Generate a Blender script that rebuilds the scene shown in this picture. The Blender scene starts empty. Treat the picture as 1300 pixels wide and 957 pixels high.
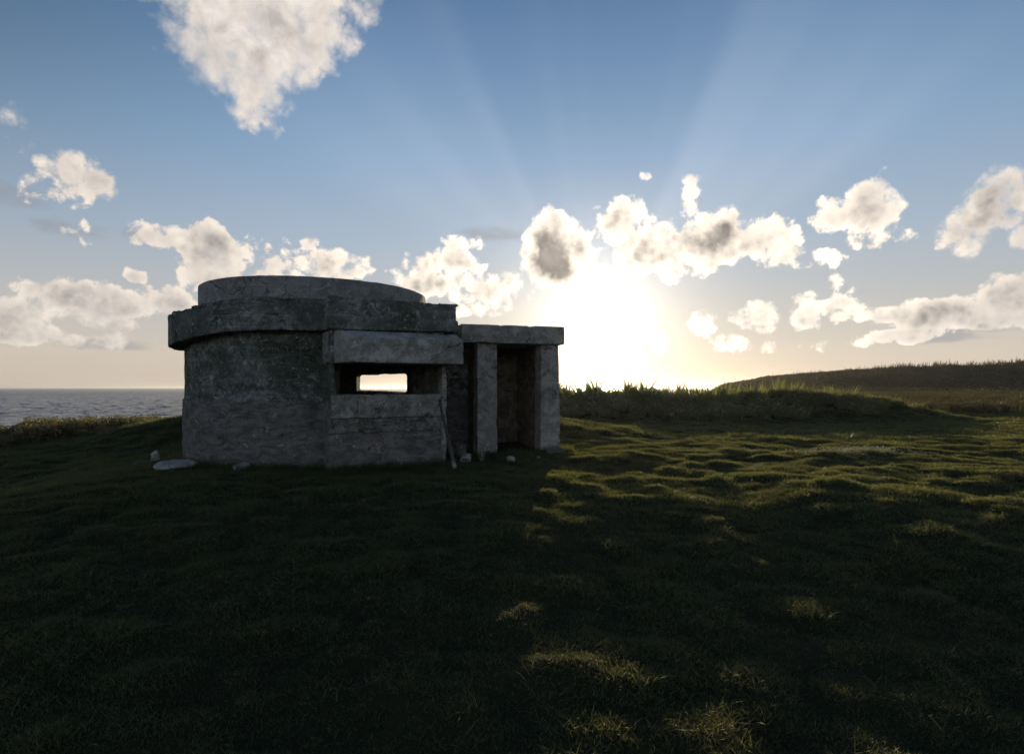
import bpy, bmesh, math, random
import numpy as np
from mathutils import Vector, Matrix

random.seed(7)
rng = np.random.default_rng(11)
scene = bpy.context.scene
COL = scene.collection
F = 722.0                 # focal length in photograph pixels
EYE = 1.6
SUN_AZ, SUN_EL = math.radians(8.6), math.radians(6.3)
SUN = Vector((math.sin(SUN_AZ)*math.cos(SUN_EL), math.cos(SUN_AZ)*math.cos(SUN_EL), math.sin(SUN_EL)))

# ------------------------------------------------------------------ numpy noise
def _hash(ix, iy, iz, seed):
    h = (ix.astype(np.int64)*374761393 + iy.astype(np.int64)*668265263 + iz.astype(np.int64)*2147483647 + seed*1274126177) & 0xffffffff
    h = ((h ^ (h >> 13))*1274126177) & 0xffffffff
    h = (h ^ (h >> 16)) & 0xffffffff
    return h.astype(np.float64)/4294967295.0*2-1
def vnoise(x, y, z, seed=0):
    x, y, z = np.broadcast_arrays(np.asarray(x, float), np.asarray(y, float), np.asarray(z, float))
    ix, iy, iz = np.floor(x), np.floor(y), np.floor(z)
    fx, fy, fz = x-ix, y-iy, z-iz
    fx, fy, fz = [t*t*t*(t*(t*6-15)+10) for t in (fx, fy, fz)]
    r = 0
    for a in (0, 1):
        for b in (0, 1):
            for c in (0, 1):
                w = (fx if a else 1-fx)*(fy if b else 1-fy)*(fz if c else 1-fz)
                r = r + w*_hash(ix+a, iy+b, iz+c, seed)
    return r
def fbm(x, y, z=0.0, octv=4, seed=0, rough=.5):
    r, a, s, t = 0, 1.0, 1.0, 0.0
    for o in range(octv):
        r = r + a*vnoise(np.asarray(x)*s+o*17.3, np.asarray(y)*s+o*9.1, np.asarray(z)*s+o*5.7, seed+o)
        t += a; a *= rough; s *= 2.03
    return r/t
def sstep(a, b, x):
    t = np.clip((np.asarray(x, float)-a)/(b-a), 0, 1)
    return t*t*(3-2*t)

# ------------------------------------------------------------------ terrain
COAST = [(-400, -60), (-60, 6), (-34, 13.5), (-20, 18.5), (-12.5, 20.5), (-6, 19.5), (-2, 21), (0.5, 27), (3.5, 33.5), (14, 40), (30, 84), (44, 128), (62, 178), (74, 214), (96, 262), (150, 330), (420, 520)]
POLY = COAST + [(900, 520), (900, -400), (-400, -400)]
def coast_sd(x, y):
    x = np.asarray(x, float); y = np.asarray(y, float)
    d = np.full(x.shape, 1e9)
    for (ax, ay), (bx, by) in zip(COAST[:-1], COAST[1:]):
        dx, dy = bx-ax, by-ay
        t = np.clip(((x-ax)*dx+(y-ay)*dy)/(dx*dx+dy*dy), 0, 1)
        d = np.minimum(d, np.hypot(x-ax-t*dx, y-ay-t*dy))
    inside = np.zeros(x.shape, bool)
    n = len(POLY)
    for i in range(n):
        x1, y1 = POLY[i]; x2, y2 = POLY[(i+1) % n]
        if y1 == y2: continue
        c = ((y1 > y) != (y2 > y)) & (x < (x2-x1)*(y-y1)/(y2-y1)+x1)
        inside ^= c
    return np.where(inside, d, -d)
RX = [40, 64, 74, 84, 92, 105, 118, 130, 145, 171, 230, 500]
RZ = [-2, -.5, 1.6, 3.3, 4.6, 5.6, 6.2, 6.8, 7.5, 8.3, 10, 12]
DUNE_X = [-6, -1, 2, 7, 11, 14, 17.5, 20, 22.5]
DUNE_Z = [0, .7, .90, .94, 1.0, .95, .80, .50, 0]
def H(x, y):
    x = np.asarray(x, float); y = np.asarray(y, float)
    sd = coast_sd(x + 1.3*fbm(x/6, y/6, 3, 3, 5), y + 1.3*fbm(x/6, y/6, 8, 3, 6))
    h = -0.70 + .82*sstep(.6, 9.2, y) - .10*sstep(14, 26, y)
    hl = np.interp(y, [-50, 2, 4, 6, 8, 10, 12, 14, 15.5, 18, 26], [-1.2, -1.12, -1.0, -.82, -.62, -.42, -.2, -.03, .08, .10, .02])
    wl = sstep(-6.3, -10.5, x)*sstep(60, 20, y)
    h = h*(1-wl) + hl*wl
    hrt = np.interp(y, [-50, 0, 2.5, 4.6, 5.8, 8.2, 9.6, 14], [-.86, -.75, -.60, -.44, -.33, .02, .10, .12])
    wr = sstep(-.5, 1.0, x)*sstep(4.8, 3.2, x)*sstep(11, 9, y)
    h = h*(1-wr) + hrt*wr
    g = lambda cx, cy, sx, sy, a: a*np.exp(-((x-cx)/sx)**2-((y-cy)/sy)**2)
    h = h + g(0.3, 17.2, 3.0, 2.4, .62) + g(-9.0, 16.2, 2.4, 1.9, .66) + g(-13.5, 17, 4, 2, .08) + g(-7.3, 15.9, 1.1, 1.1, .45)  # last bump, hidden behind the bunker, is added to block low sun
    # hummocky turf, calmer close to the walls
    near_b = np.exp(-((x+3.6)/4.2)**6-((y-13)/4.0)**6)
    amp = sstep(48, 34, y)*(1-.75*near_b)
    rightish = sstep(-2.5, 2.5, x - .0*y)*.75+.45
    r1 = fbm(x/1.7, y/1.2, 0, 4, 21); r2 = 1-np.abs(fbm(x/.95+3, y/.62, 4, 3, 33))*2
    amp2 = amp*(.30+.70*sstep(5.0, 9, y))
    h = h + amp2*rightish*(.095*r1 + .026*(r2-.6) + .085*fbm(x/4.5, y/3.2, 9, 2, 44))
    h = h + amp*((.060+.01*sstep(8, 5, y))*fbm(x/.42, y/.34, 2, 3, 55) + .04*sstep(.15, .55, fbm(x/.6, y/.5, 6, 2, 57)))
    # grassy dune ridge
    a = np.interp(x, DUNE_X, DUNE_Z)
    yc = 29 + 1.2*fbm(x/5, 0*x, 1, 2, 61)
    prof = sstep(yc-4.6, yc-.1, y)**1.2*sstep(yc+4.5, yc+.5, y)
    h = h + a*prof*(1+.34*fbm(x/2.3, y/1.8, 5, 3, 62)) + .22*prof*(a > 0)*fbm(x/.9, y/.8, 6, 2, 63)
    # plain behind and headland
    far = sstep(36, 60, y)
    h = h + far*(-.25 + .35*fbm(x/9, y/9, 0, 3, 71))
    hr = np.interp(x + (190-y)*.30, RX, RZ)
    hp = sstep(122, 190, y)
    h = h + hp*np.maximum(hr, -1)*(1+.10*fbm(x/22, y/22, 0, 3, 81)) + hp*.7*fbm(x/7, y/7, 0, 3, 82)
    # cliff down to the sea
    dr = sstep(1.5, -9, sd)
    dr2 = sstep(6, -26, sd)
    drop = np.where(y > 60, dr2, dr)
    h = h*(1-drop) + drop*(-15.5 + 1.2*fbm(x/3, y/3, 0, 3, 91))
    return h
def hgt(x, y): return float(H(np.array([x]), np.array([y]))[0])

def axis(segs):
    out = [segs[0][0]]
    for a, b, s0, s1 in segs:
        p = out[-1]
        while p < b-1e-6:
            s = s0+(s1-s0)*(p-a)/(b-a)
            p += s; out.append(p)
    return np.array(out)
xs = axis([(-400, -60, 40, 6), (-60, -24, 4, .3), (-24, -14, .25, .12), (-14, 14, .10, .10), (14, 26, .12, .18), (26, 70, .3, 1.3), (70, 240, 1.3, 2.5), (240, 900, 8, 50)])
ys = axis([(-400, -30, 40, 5), (-30, 1.5, 2.5, .12), (1.5, 20, .075, .11), (20, 36, .14, .16), (36, 80, .3, 1.2), (80, 240, 1.2, 2.0), (240, 520, 4, 30)])

def mesh_from(name, V, faces_quads=None, tris=None, smooth=True):
    me = bpy.data.meshes.new(name)
    V = np.asarray(V, np.float32)
    fs = faces_quads if faces_quads is not None else tris
    k = fs.shape[1]
    me.vertices.add(len(V)); me.vertices.foreach_set('co', V.ravel())
    me.loops.add(fs.size); me.loops.foreach_set('vertex_index', fs.astype(np.int32).ravel())
    me.polygons.add(len(fs))
    me.polygons.foreach_set('loop_start', np.arange(0, fs.size, k, dtype=np.int32))
    me.polygons.foreach_set('use_smooth', np.full(len(fs), smooth))
    me.update(calc_edges=True)
    return me
def link(name, me, mat=None, parent=None, **props):
    o = bpy.data.objects.new(name, me); COL.objects.link(o)
    if mat is not None and me is not None:
        me.materials.clear(); me.materials.append(mat)
    if parent is not None: o.parent = parent
    for k, v in props.items(): o[k] = v
    return o

# ------------------------------------------------------------------ material helpers
class NT:
    def __init__(s, tree): s.t = tree; s.n = tree.nodes; s.l = tree.links
    def node(s, typ, **kw):
        nd = s.n.new(typ)
        for k, v in kw.items(): setattr(nd, k, v)
        return nd
    def put(s, sock, v):
        if isinstance(v, bpy.types.NodeSocket): s.l.new(v, sock)
        elif v is not None:
            if isinstance(v, (tuple, list)) and sock.type == 'RGBA' and len(v) == 3: v = (*v, 1)
            sock.default_value = v
    def m(s, op, a, b=None, c=None, clamp=False):
        nd = s.node('ShaderNodeMath', operation=op, use_clamp=clamp)
        for i, v in enumerate((a, b, c)):
            if v is not None: s.put(nd.inputs[i], v)
        return nd.outputs[0]
    def v(s, op, a, b=None, sc=None):
        nd = s.node('ShaderNodeVectorMath', operation=op)
        s.put(nd.inputs[0], a)
        if b is not None: s.put(nd.inputs[1], b)
        if sc is not None: s.put(nd.inputs['Scale'], sc)
        return nd.outputs[1] if op in ('DOT_PRODUCT', 'LENGTH', 'DISTANCE') else nd.outputs[0]
    def noise(s, vec, scale, detail=4, rough=.5, dist=0, out=0):
        nd = s.node('ShaderNodeTexNoise')
        s.put(nd.inputs['Vector'], vec); nd.inputs['Scale'].default_value = scale
        nd.inputs['Detail'].default_value = detail; nd.inputs['Roughness'].default_value = rough
        nd.inputs['Distortion'].default_value = dist
        return nd.outputs[out]
    def ramp(s, fac, stops, interp='LINEAR'):
        nd = s.node('ShaderNodeValToRGB'); nd.color_ramp.interpolation = interp
        cr = nd.color_ramp
        while len(cr.elements) < len(stops): cr.elements.new(.5)
        for e, (p, c) in zip(cr.elements, stops):
            e.position = p; e.color = (*c, 1) if isinstance(c, tuple) else (c, c, c, 1)
        s.put(nd.inputs[0], fac); return nd.outputs[0]
    def mix(s, f, a, b, mode='MIX'):
        nd = s.node('ShaderNodeMix', data_type='RGBA', blend_type=mode)
        s.put(nd.inputs[0], f); s.put(nd.inputs[6], a); s.put(nd.inputs[7], b)
        return nd.outputs[2]
    def map(s, x, a, b, c=0., d=1., typ='SMOOTHSTEP'):
        nd = s.node('ShaderNodeMapRange', interpolation_type=typ)
        for i, v in enumerate((x, a, b, c, d)): s.put(nd.inputs[i], v)
        return nd.outputs[0]
def new_mat(name):
    m = bpy.data.materials.new(name); m.use_nodes = True
    t = NT(m.node_tree); t.n.clear()
    out = t.node('ShaderNodeOutputMaterial')
    return m, t, out

def concrete(name, base=(.20, .20, .195), dark=(.07, .075, .07), moss=(.04, .062, .034), mossy=.5, pale=(.36, .35, .33), streak=.8, seed=0.):
    m, t, out = new_mat(name)
    tc = t.node('ShaderNodeTexCoord'); P = t.v('ADD', tc.outputs['Object'], (seed, seed*1.7, seed*.6))
    big = t.noise(P, .9, 5, .6); mid = t.noise(P, 3.2, 6, .65, .4); fine = t.noise(P, 22, 5, .7); 
    vst = t.v('MULTIPLY', P, (3.2, 3.2, .35)); st = t.noise(vst, 2.0, 5, .65, .3)
    hst = t.v('MULTIPLY', P, (.7, .7, 7.0)); bo = t.noise(hst, 1.5, 3, .6, .2)
    c = t.mix(t.map(mid, .40, .62), dark, base)
    c = t.mix(t.map(st, .50, .72, 0, streak), c, dark)
    c = t.mix(t.m('MULTIPLY', t.map(bo, .52, .70), .35), c, pale)
    c = t.mix(t.map(t.noise(P, 4.5, 8, .78, .8), .53, .64, 0, .9), c, pale)
    c = t.mix(t.map(t.m('MULTIPLY', big, t.m('ADD', mid, .5)), .46, .60, 0, mossy), c, moss)
    sp = t.noise(P, 9, 8, .8, 1.2)
    c = t.mix(t.map(sp, .575, .64, 0, .8), c, (.025, .027, .024))
    c = t.mix(t.m('MULTIPLY', t.map(fine, .35, .7), .45), c, dark)
    so = t.node('ShaderNodeSeparateXYZ'); t.l.new(P, so.inputs[0])
    bz = t.m('ADD', so.outputs[2], t.m('MULTIPLY', t.m('SUBTRACT', mid, .5), .03))
    fr_ = t.m('FRACT', t.m('MULTIPLY', bz, 1/.19)); bd = t.m('MULTIPLY', t.map(t.m('ABSOLUTE', t.m('SUBTRACT', fr_, .5)), .47, .5), t.map(t.noise(P, 1.3, 3), .42, .6))
    c = t.mix(t.m('MULTIPLY', bd, .7), c, dark)
    c = t.mix(t.map(t.noise(t.v('ADD', t.v('MULTIPLY', P, (5, 5, .5)), (9, 4, 7)), 1.6, 5, .7, .2), .62, .70, 0, .45), c, (.13, .075, .04))
    c = t.mix(t.map(t.noise(t.v('ADD', P, (3, 8, 1)), 16, 6, .8, .6), .585, .63, 0, .85), c, t.mix(fine, pale, (.5, .52, .5)))
    # thin cracks
    cr = t.m('ABSOLUTE', t.m('SUBTRACT', t.noise(P, .55, 6, .62, .6), .5))
    cr = t.map(cr, .0, .006, 1, 0)
    c = t.mix(t.m('MULTIPLY', cr, .8), c, (.02, .02, .018))
    b = t.node('ShaderNodeBsdfPrincipled'); t.put(b.inputs['Base Color'], c)
    b.inputs['Roughness'].default_value = .93; b.inputs['Specular IOR Level'].default_value = .25
    hh = t.m('ADD', t.m('MULTIPLY', t.noise(P, 14, 8, .72), .7), t.m('MULTIPLY', mid, .8))
    hh = t.m('SUBTRACT', hh, t.m('MULTIPLY', cr, .4)); hh = t.m('SUBTRACT', hh, t.m('MULTIPLY', bd, .25)); hh = t.m('SUBTRACT', hh, t.m('MULTIPLY', t.map(sp, .60, .66), .25))
    bp = t.node('ShaderNodeBump'); bp.inputs['Strength'].default_value = .9; bp.inputs['Distance'].default_value = .05
    t.put(bp.inputs['Height'], hh); t.l.new(bp.outputs[0], b.inputs['Normal'])
    t.l.new(b.outputs[0], out.inputs[0])
    return m

def blade_mat(name, c1, c2, dry, dryamt=.2, trans=.45, rough=.5, gloss=.05, patchy=False):
    m, t, out = new_mat(name)
    oi = t.node('ShaderNodeObjectInfo'); ge = t.node('ShaderNodeNewGeometry')
    r = ge.outputs['Random Per Island']
    c = t.mix(oi.outputs['Random'], c1, c2)
    c = t.mix(t.map(t.m('ADD', r, t.m('MULTIPLY', oi.outputs['Random'], .3)), 1.3-dryamt*1.3, 1.3-dryamt*1.3+.08), c, dry)
    if patchy: c = t.mix(t.map(t.noise(ge.outputs['Position'], .9, 5, .65, .3), .50, .66, 0, .8), c, (.055, .045, .024))
    d = t.node('ShaderNodeBsdfDiffuse'); t.put(d.inputs[0], c)
    tr = t.node('ShaderNodeBsdfTranslucent'); t.put(tr.inputs[0], t.mix(.5, c, (.42, .42, .11), 'MIX'))
    gl = t.node('ShaderNodeBsdfGlossy'); gl.inputs['Roughness'].default_value = rough; gl.inputs[0].default_value = (.5, .5, .45, 1)
    mx = t.node('ShaderNodeMixShader'); mx.inputs[0].default_value = trans
    t.l.new(d.outputs[0], mx.inputs[1]); t.l.new(tr.outputs[0], mx.inputs[2])
    m2 = t.node('ShaderNodeMixShader'); m2.inputs[0].default_value = gloss
    t.l.new(mx.outputs[0], m2.inputs[1]); t.l.new(gl.outputs[0], m2.inputs[2])
    t.l.new(m2.outputs[0], out.inputs[0])
    return m

# ground
mg, t, out = new_mat('turf')
tc = t.node('ShaderNodeTexCoord'); P = tc.outputs['Object']
n1 = t.noise(P, .5, 5, .6); n2 = t.noise(P, 6, 6, .7); n3 = t.noise(P, 40, 4, .7)
c = t.mix(t.map(n1, .35, .65), (.022, .030, .013), (.036, .040, .018))
c = t.mix(t.map(n2, .4, .7), c, (.030, .026, .015))
c = t.mix(t.map(n3, .5, .75, 0, .5), c, (.07, .075, .028))
ge = t.node('ShaderNodeNewGeometry'); sep = t.node('ShaderNodeSeparateXYZ'); t.l.new(ge.outputs['Position'], sep.inputs[0])
c = t.mix(t.map(sep.outputs[1], 34, 46), c, t.mix(n2, (.030, .026, .014), (.055, .045, .022)))
c = t.mix(t.map(sep.outputs[2], -1.5, -4), c, t.mix(n2, (.05, .045, .035), (.13, .12, .10)))
b = t.node('ShaderNodeBsdfPrincipled'); t.put(b.inputs['Base Color'], c); b.inputs['Roughness'].default_value = 1; b.inputs['Specular IOR Level'].default_value = .1
bp = t.node('ShaderNodeBump'); bp.inputs['Distance'].default_value = .03; bp.inputs['Strength'].default_value = .8
t.put(bp.inputs['Height'], t.m('ADD', n3, n2)); t.l.new(bp.outputs[0], b.inputs['Normal'])
t.l.new(b.outputs[0], out.inputs[0])

X, Y = np.meshgrid(xs, ys)
Z = H(X, Y)
nx, ny = len(xs), len(ys)
V = np.stack([X.ravel(), Y.ravel(), Z.ravel()], 1)
i = np.arange(nx*ny).reshape(ny, nx)
Q = np.stack([i[:-1, :-1].ravel(), i[:-1, 1:].ravel(), i[1:, 1:].ravel(), i[1:, :-1].ravel()], 1)
link('ground', mesh_from('ground', V, Q), mg, kind='structure', label='uneven grassy headland ground falling away to the sea', category='ground')
print('terrain', nx, ny)

# sea
SEA = -12.5
ms, t, out = new_mat('sea_water')
ge = t.node('ShaderNodeNewGeometry'); P = ge.outputs['Position']
dist = t.v('LENGTH', P)
Pw = t.v('MULTIPLY', P, (.55, 1.0, 1.0))
w = t.m('ADD', t.m('MULTIPLY', t.noise(Pw, .035, 5, .6, .6), 9.), t.m('MULTIPLY', t.noise(Pw, .22, 5, .66, .5), 3.2))
w = t.m('ADD', w, t.m('MULTIPLY', t.noise(Pw, 1.3, 4, .6), .22))
bp = t.node('ShaderNodeBump'); bp.inputs['Strength'].default_value = 1.0; bp.inputs['Distance'].default_value = 1.0
t.put(bp.inputs['Height'], w)
b = t.node('ShaderNodeBsdfPrincipled')
t.put(b.inputs['Base Color'], t.mix(t.map(t.noise(Pw, .02, 4, .6), .35, .65), (.018, .055, .115), (.035, .085, .16)))
t.put(b.inputs['Roughness'], t.map(dist, 60, 1500, .12, .30, 'LINEAR')); b.inputs['IOR'].default_value = 1.33; b.inputs['Specular IOR Level'].default_value = .27
t.l.new(bp.outputs[0], b.inputs['Normal'])
# whitecaps
fo = t.m('MULTIPLY', t.map(t.noise(t.v('MULTIPLY', P, (.35, 1, 1)), .16, 7, .7, .8), .58, .66), t.map(dist, 900, 120))
df = t.node('ShaderNodeBsdfDiffuse'); df.inputs[0].default_value = (.6, .63, .65, 1)
mx = t.node('ShaderNodeMixShader'); t.put(mx.inputs[0], fo); t.l.new(b.outputs[0], mx.inputs[1]); t.l.new(df.outputs[0], mx.inputs[2])
t.l.new(mx.outputs[0], out.inputs[0])
def sea_axis():
    a = list(np.arange(-56, 56.01, .11)); b_ = list(np.arange(62, 300, 8.0))
    return np.radians(np.array(a+b_))
th_ = sea_axis(); py = np.concatenate([np.arange(90, 30, -.6), np.arange(30, 3, -.22), [2.6, 2.2, 1.8, 1.4, 1.0, .7, .4]])
rr_ = (EYE-SEA)*F/py
TT, RR = np.meshgrid(th_, rr_); sx_, sy_ = RR*np.sin(TT), RR*np.cos(TT)
wz = (.75*fbm(sx_/14, sy_/8, 0, 4, 700, .6) + .28*fbm(sx_/3.2, sy_/2.2, 2, 3, 710))*(1-np.exp(-RR/60))*(RR < 9000)
sz_ = SEA + wz*np.clip(RR/260, .8, 3.2)
nr, nt_ = TT.shape; idx = np.arange(nr*nt_).reshape(nr, nt_)
nxt = np.roll(idx, -1, axis=1)
Qs = np.stack([idx[:-1].ravel(), idx[1:].ravel(), nxt[1:].ravel(), nxt[:-1].ravel()], 1)
Vs_ = np.stack([sx_.ravel(), sy_.ravel(), sz_.ravel()], 1)
me = mesh_from('sea', Vs_, Qs[:, ::-1])
link('sea', me, ms, kind='structure', label='grey blue rippled sea reaching the horizon', category='sea')

# ------------------------------------------------------------------ bunker
CX, CY = -4.41, 12.97
E1 = Vector((.891, .454, 0)).normalized(); NN = Vector((.454, -.891, 0)).normalized()
def loc(e, n, z=0): return Vector((CX, CY, z)) + E1*e + NN*n
def prism(pts, z0, z1):
    """closed prism over an outline of (x, y); z0/z1 numbers or functions"""
    bm = bmesh.new()
    f = lambda z, p: z(p) if callable(z) else z
    lo = [bm.verts.new((p[0], p[1], f(z0, p))) for p in pts]; hi = [bm.verts.new((p[0], p[1], f(z1, p))) for p in pts]
    bm.faces.new(lo[::-1]); bm.faces.new(hi)
    for k in range(len(pts)):
        j = (k+1) % len(pts); bm.faces.new((lo[k], lo[j], hi[j], hi[k]))
    bmesh.ops.recalc_face_normals(bm, faces=bm.faces)
    me = bpy.data.meshes.new('tmp'); bm.to_mesh(me); bm.free(); return me
def hexa(bottom4, top4):
    bm = bmesh.new(); lo = [bm.verts.new(p) for p in bottom4]; hi = [bm.verts.new(p) for p in top4]
    bm.faces.new(lo[::-1]); bm.faces.new(hi)
    for k in range(4):
        j = (k+1) % 4; bm.faces.new((lo[k], lo[j], hi[j], hi[k]))
    bmesh.ops.recalc_face_normals(bm, faces=bm.faces)
    me = bpy.data.meshes.new('tmp'); bm.to_mesh(me); bm.free(); return me
def circle(r, n=72): return [(CX+r*math.cos(2*math.pi*k/n), CY+r*math.sin(2*math.pi*k/n)) for k in range(n)]
def rect(e0, e1, n0, n1): return [tuple(loc(e, n)[:2]) for e, n in ((e0, n0), (e1, n0), (e1, n1), (e0, n1))]
def combine(base, ops, voxel=.03):
    """booleans (UNION / DIFFERENCE) then an even voxel surface"""
    o = bpy.data.objects.new('tmp_base', base); COL.objects.link(o); tmp = [o]
    for op, me in ops:
        q = bpy.data.objects.new('tmp_op', me); COL.objects.link(q); tmp.append(q)
        md = o.modifiers.new('b', 'BOOLEAN'); md.operation = op; md.object = q; md.solver = 'EXACT'
    md = o.modifiers.new('r', 'REMESH'); md.mode = 'VOXEL'; md.voxel_size = voxel; md.use_smooth_shade = True
    dg = bpy.context.evaluated_depsgraph_get(); dg.update()
    me = bpy.data.meshes.new_from_object(o.evaluated_get(dg))
    for q in tmp: bpy.data.objects.remove(q)
    return me
def roughen(me, amp=.02, fine=.006, seed=0, extra=None, chip=.03):
    n = len(me.vertices)
    co = np.empty(n*3, np.float32); me.vertices.foreach_get('co', co); co = co.reshape(-1, 3).astype(float)
    no = np.empty(n*3, np.float32); me.vertex_normals.foreach_get('vector', no); no = no.reshape(-1, 3)
    x, y, z = co.T
    d = amp*fbm(x/.9, y/.9, z/.9, 4, seed) + fine*fbm(x/.10, y/.10, z/.10, 3, seed+9)
    # chipped patches
    c = fbm(x/.35, y/.35, z/.28, 4, seed+20)
    d = d - chip*sstep(.22, .42, c)
    if extra is not None: d = d + extra(x, y, z)
    co += no*d[:, None]
    me.vertices.foreach_set('co', co.astype(np.float32).ravel()); me.update()
    me.polygons.foreach_set('use_smooth', np.ones(len(me.polygons), bool))
    return me

M_wall = concrete('weathered_wall_concrete', base=(.29, .31, .30), dark=(.07, .085, .07), pale=(.52, .53, .50), mossy=.8, seed=3)
# lower render band of the wall: another, smoother grey coat below an uneven line
nt = NT(M_wall.node_tree)
M_slab = concrete('roof_slab_concrete', base=(.27, .28, .27), dark=(.09, .10, .09), pale=(.48, .48, .45), mossy=.7, seed=11)
M_drum = concrete('roof_drum_concrete', base=(.33, .33, .325), dark=(.19, .19, .19), pale=(.42, .42, .40), mossy=.15, streak=.35, seed=17)
M_hood = concrete('hood_concrete', base=(.50, .50, .47), dark=(.22, .22, .20), pale=(.58, .57, .52), mossy=.35, streak=.6, seed=23)
M_sill = concrete('sill_concrete', base=(.38, .38, .35), dark=(.16, .16, .145), pale=(.50, .49, .45), mossy=.25, seed=29)
M_sill2 = concrete('rough_sill_concrete', base=(.27, .265, .25), dark=(.09, .09, .08), pale=(.42, .42, .39), mossy=.2, seed=31)
M_porch = concrete('porch_concrete', base=(.44, .42, .39), dark=(.22, .21, .19), pale=(.54, .52, .48), mossy=.12, streak=.25, seed=37)
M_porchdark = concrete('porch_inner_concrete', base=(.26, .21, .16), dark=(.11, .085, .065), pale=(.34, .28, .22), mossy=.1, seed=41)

def band_line(a): return 1.36 + .05*np.sin(a*3.1) + .06*np.sin(a*7.3+1) + .03*np.sin(a*17+2)
def recolour_band():
    t = NT(M_wall.node_tree)
    b = [n for n in t.n if n.type == 'BSDF_PRINCIPLED'][0]
    old = b.inputs['Base Color'].links[0].from_socket
    tc = t.node('ShaderNodeTexCoord'); P = tc.outputs['Object']
    sp = t.node('ShaderNodeSeparateXYZ'); t.l.new(P, sp.inputs[0])
    zz = t.m('ADD', sp.outputs[2], t.m('MULTIPLY', t.m('SUBTRACT', t.noise(P, 1.6, 4, .6), .5), .30))
    f = t.map(zz, 1.37, 1.34, 0, 1)
    nz = t.noise(t.v('MULTIPLY', P, (1, 1, 2.2)), 3.4, 7, .68, .5)
    lower = t.mix(t.map(nz, .3, .7), (.085, .082, .078), (.235, .225, .21))
    lower = t.mix(t.map(t.noise(P, 6, 7, .75, .5), .58, .66, 0, .7), lower, (.42, .41, .385))
    lower = t.mix(t.map(t.noise(t.v('ADD', P, (5.3, 1.1, 2.2)), 4.5, 8, .78, .5), .58, .64, 0, .85), lower, (.045, .045, .04))
    lower = t.mix(t.map(t.m('ABSOLUTE', t.m('SUBTRACT', zz, 1.355)), .012, 0, 0, .8), lower, (.02, .02, .02))
    t.put(b.inputs['Base Color'], t.mix(f, old, lower))
recolour_band()

bunker = link('bunker', None, label='low round weathered concrete bunker with stepped roof, viewing slit and square side porch', category='bunker')
bunker.location = (CX, CY, .1)
def part(name, me, mat, par=None, **k):
    o = link(name, me, mat, bunker if par is None else par, **k)
    if par is None: o.matrix_parent_inverse = Matrix.Translation((-CX, -CY, -.1))
    return o

# main wall, hollow, with front opening and rear slot
body = prism(circle(2.66), -.45, 2.74)
blk = prism(rect(-.27, 1.86, .5, 3.2), -.45, 2.70)
inner = prism(circle(2.28), .35, 2.45)
blki = prism(rect(.02, 1.66, 0, 2.86), .351, 2.44)
fo = prism(rect(-.16, 1.765, 2.7, 3.6), 1.30, 2.16)
def qx(px, y): return (px-650)/F*y
rear = hexa([(qx(441, 14.5), 14.5, 1.40), (qx(517, 14.0), 14.0, 1.40), (qx(516, 15.75), 15.75, 1.548), (qx(459.5, 15.75), 15.75, 1.548)],
            [(qx(441, 14.5), 14.5, 2.02), (qx(517, 14.0), 14.0, 2.02), (qx(516, 15.75), 15.75, 1.925), (qx(459.5, 15.75), 15.75, 1.925)])
# rear mouth: short outer cut so that the slot is fully open
rear2 = hexa([(qx(459.5, 15.6), 15.6, 1.548), (qx(516, 15.3), 15.3, 1.548), (qx(516, 16.6), 16.6, 1.548), (qx(459.5, 16.6), 16.6, 1.548)],
             [(qx(459.5, 15.6), 15.6, 1.925), (qx(516, 15.3), 15.3, 1.925), (qx(516, 16.6), 16.6, 1.925), (qx(459.5, 16.6), 16.6, 1.925)])
link_wall = prism([(-2.6, 13.2), (-.55, 13.2), (-.55, 13.6), (-2.6, 13.6)], -.3, 2.66)
me = combine(body, [('UNION', blk), ('UNION', link_wall), ('DIFFERENCE', inner), ('DIFFERENCE', blki), ('DIFFERENCE', fo), ('DIFFERENCE', rear), ('DIFFERENCE', rear2)], .030)
def wall_extra(x, y, z):
    a = np.arctan2(y-CY, x-CX); r = np.hypot(x-CX, y-CY)
    outer = (r > 2.5)
    ln = band_line(a)
    d = np.where(outer, .030*sstep(ln+.015, ln-.015, z), 0)
    d = d - np.where(outer, .035*sstep(.1, .5, fbm(x/.5, y/.5, z/.5, 4, 77))*sstep(1.3, 1.6, z), 0)
    d = d + np.where(outer & (z < .9), .02*fbm(x/.25, y/.25, z/.12, 4, 78), 0)
    slot = (np.abs(z-1.7) < .45) & (y > 14)
    return np.where(slot, .0, d)
part('wall', roughen(me, .018, .007, 1, wall_extra, .02), M_wall)

# roof slab
def sl_top(p): return 3.20 - .17*float(sstep(.3, -2.8, p[0]-CX))
def sl_bot(p): return 2.62 - .20*float(sstep(.0, -2.8, p[0]-CX)) + .06*float(sstep(1.5, 3.2, p[0]-CX))
s1 = prism(circle(2.94, 96), 2.40, 3.30); s2 = prism(rect(-.32, 2.10, .4, 3.3), 2.40, 3.30)
cut_t = prism([(-9, 8), (1, 8), (1, 18), (-9, 18)], 3.20, 4)
me = combine(s1, [('UNION', s2)], .032)
n = len(me.vertices); co = np.empty(n*3, np.float32); me.vertices.foreach_get('co', co); co = co.reshape(-1, 3)
tt = (co[:, 2]-2.40)/.9; xr = co[:, 0]-CX
zt = 3.20 - .17*sstep(.3, -2.8, xr); zb = 2.62 - .20*sstep(0, -2.8, xr) + .06*sstep(1.5, 3.2, xr)
co[:, 2] = zb + (zt-zb)*tt
me.vertices.foreach_set('co', co.ravel()); me.update()
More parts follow.
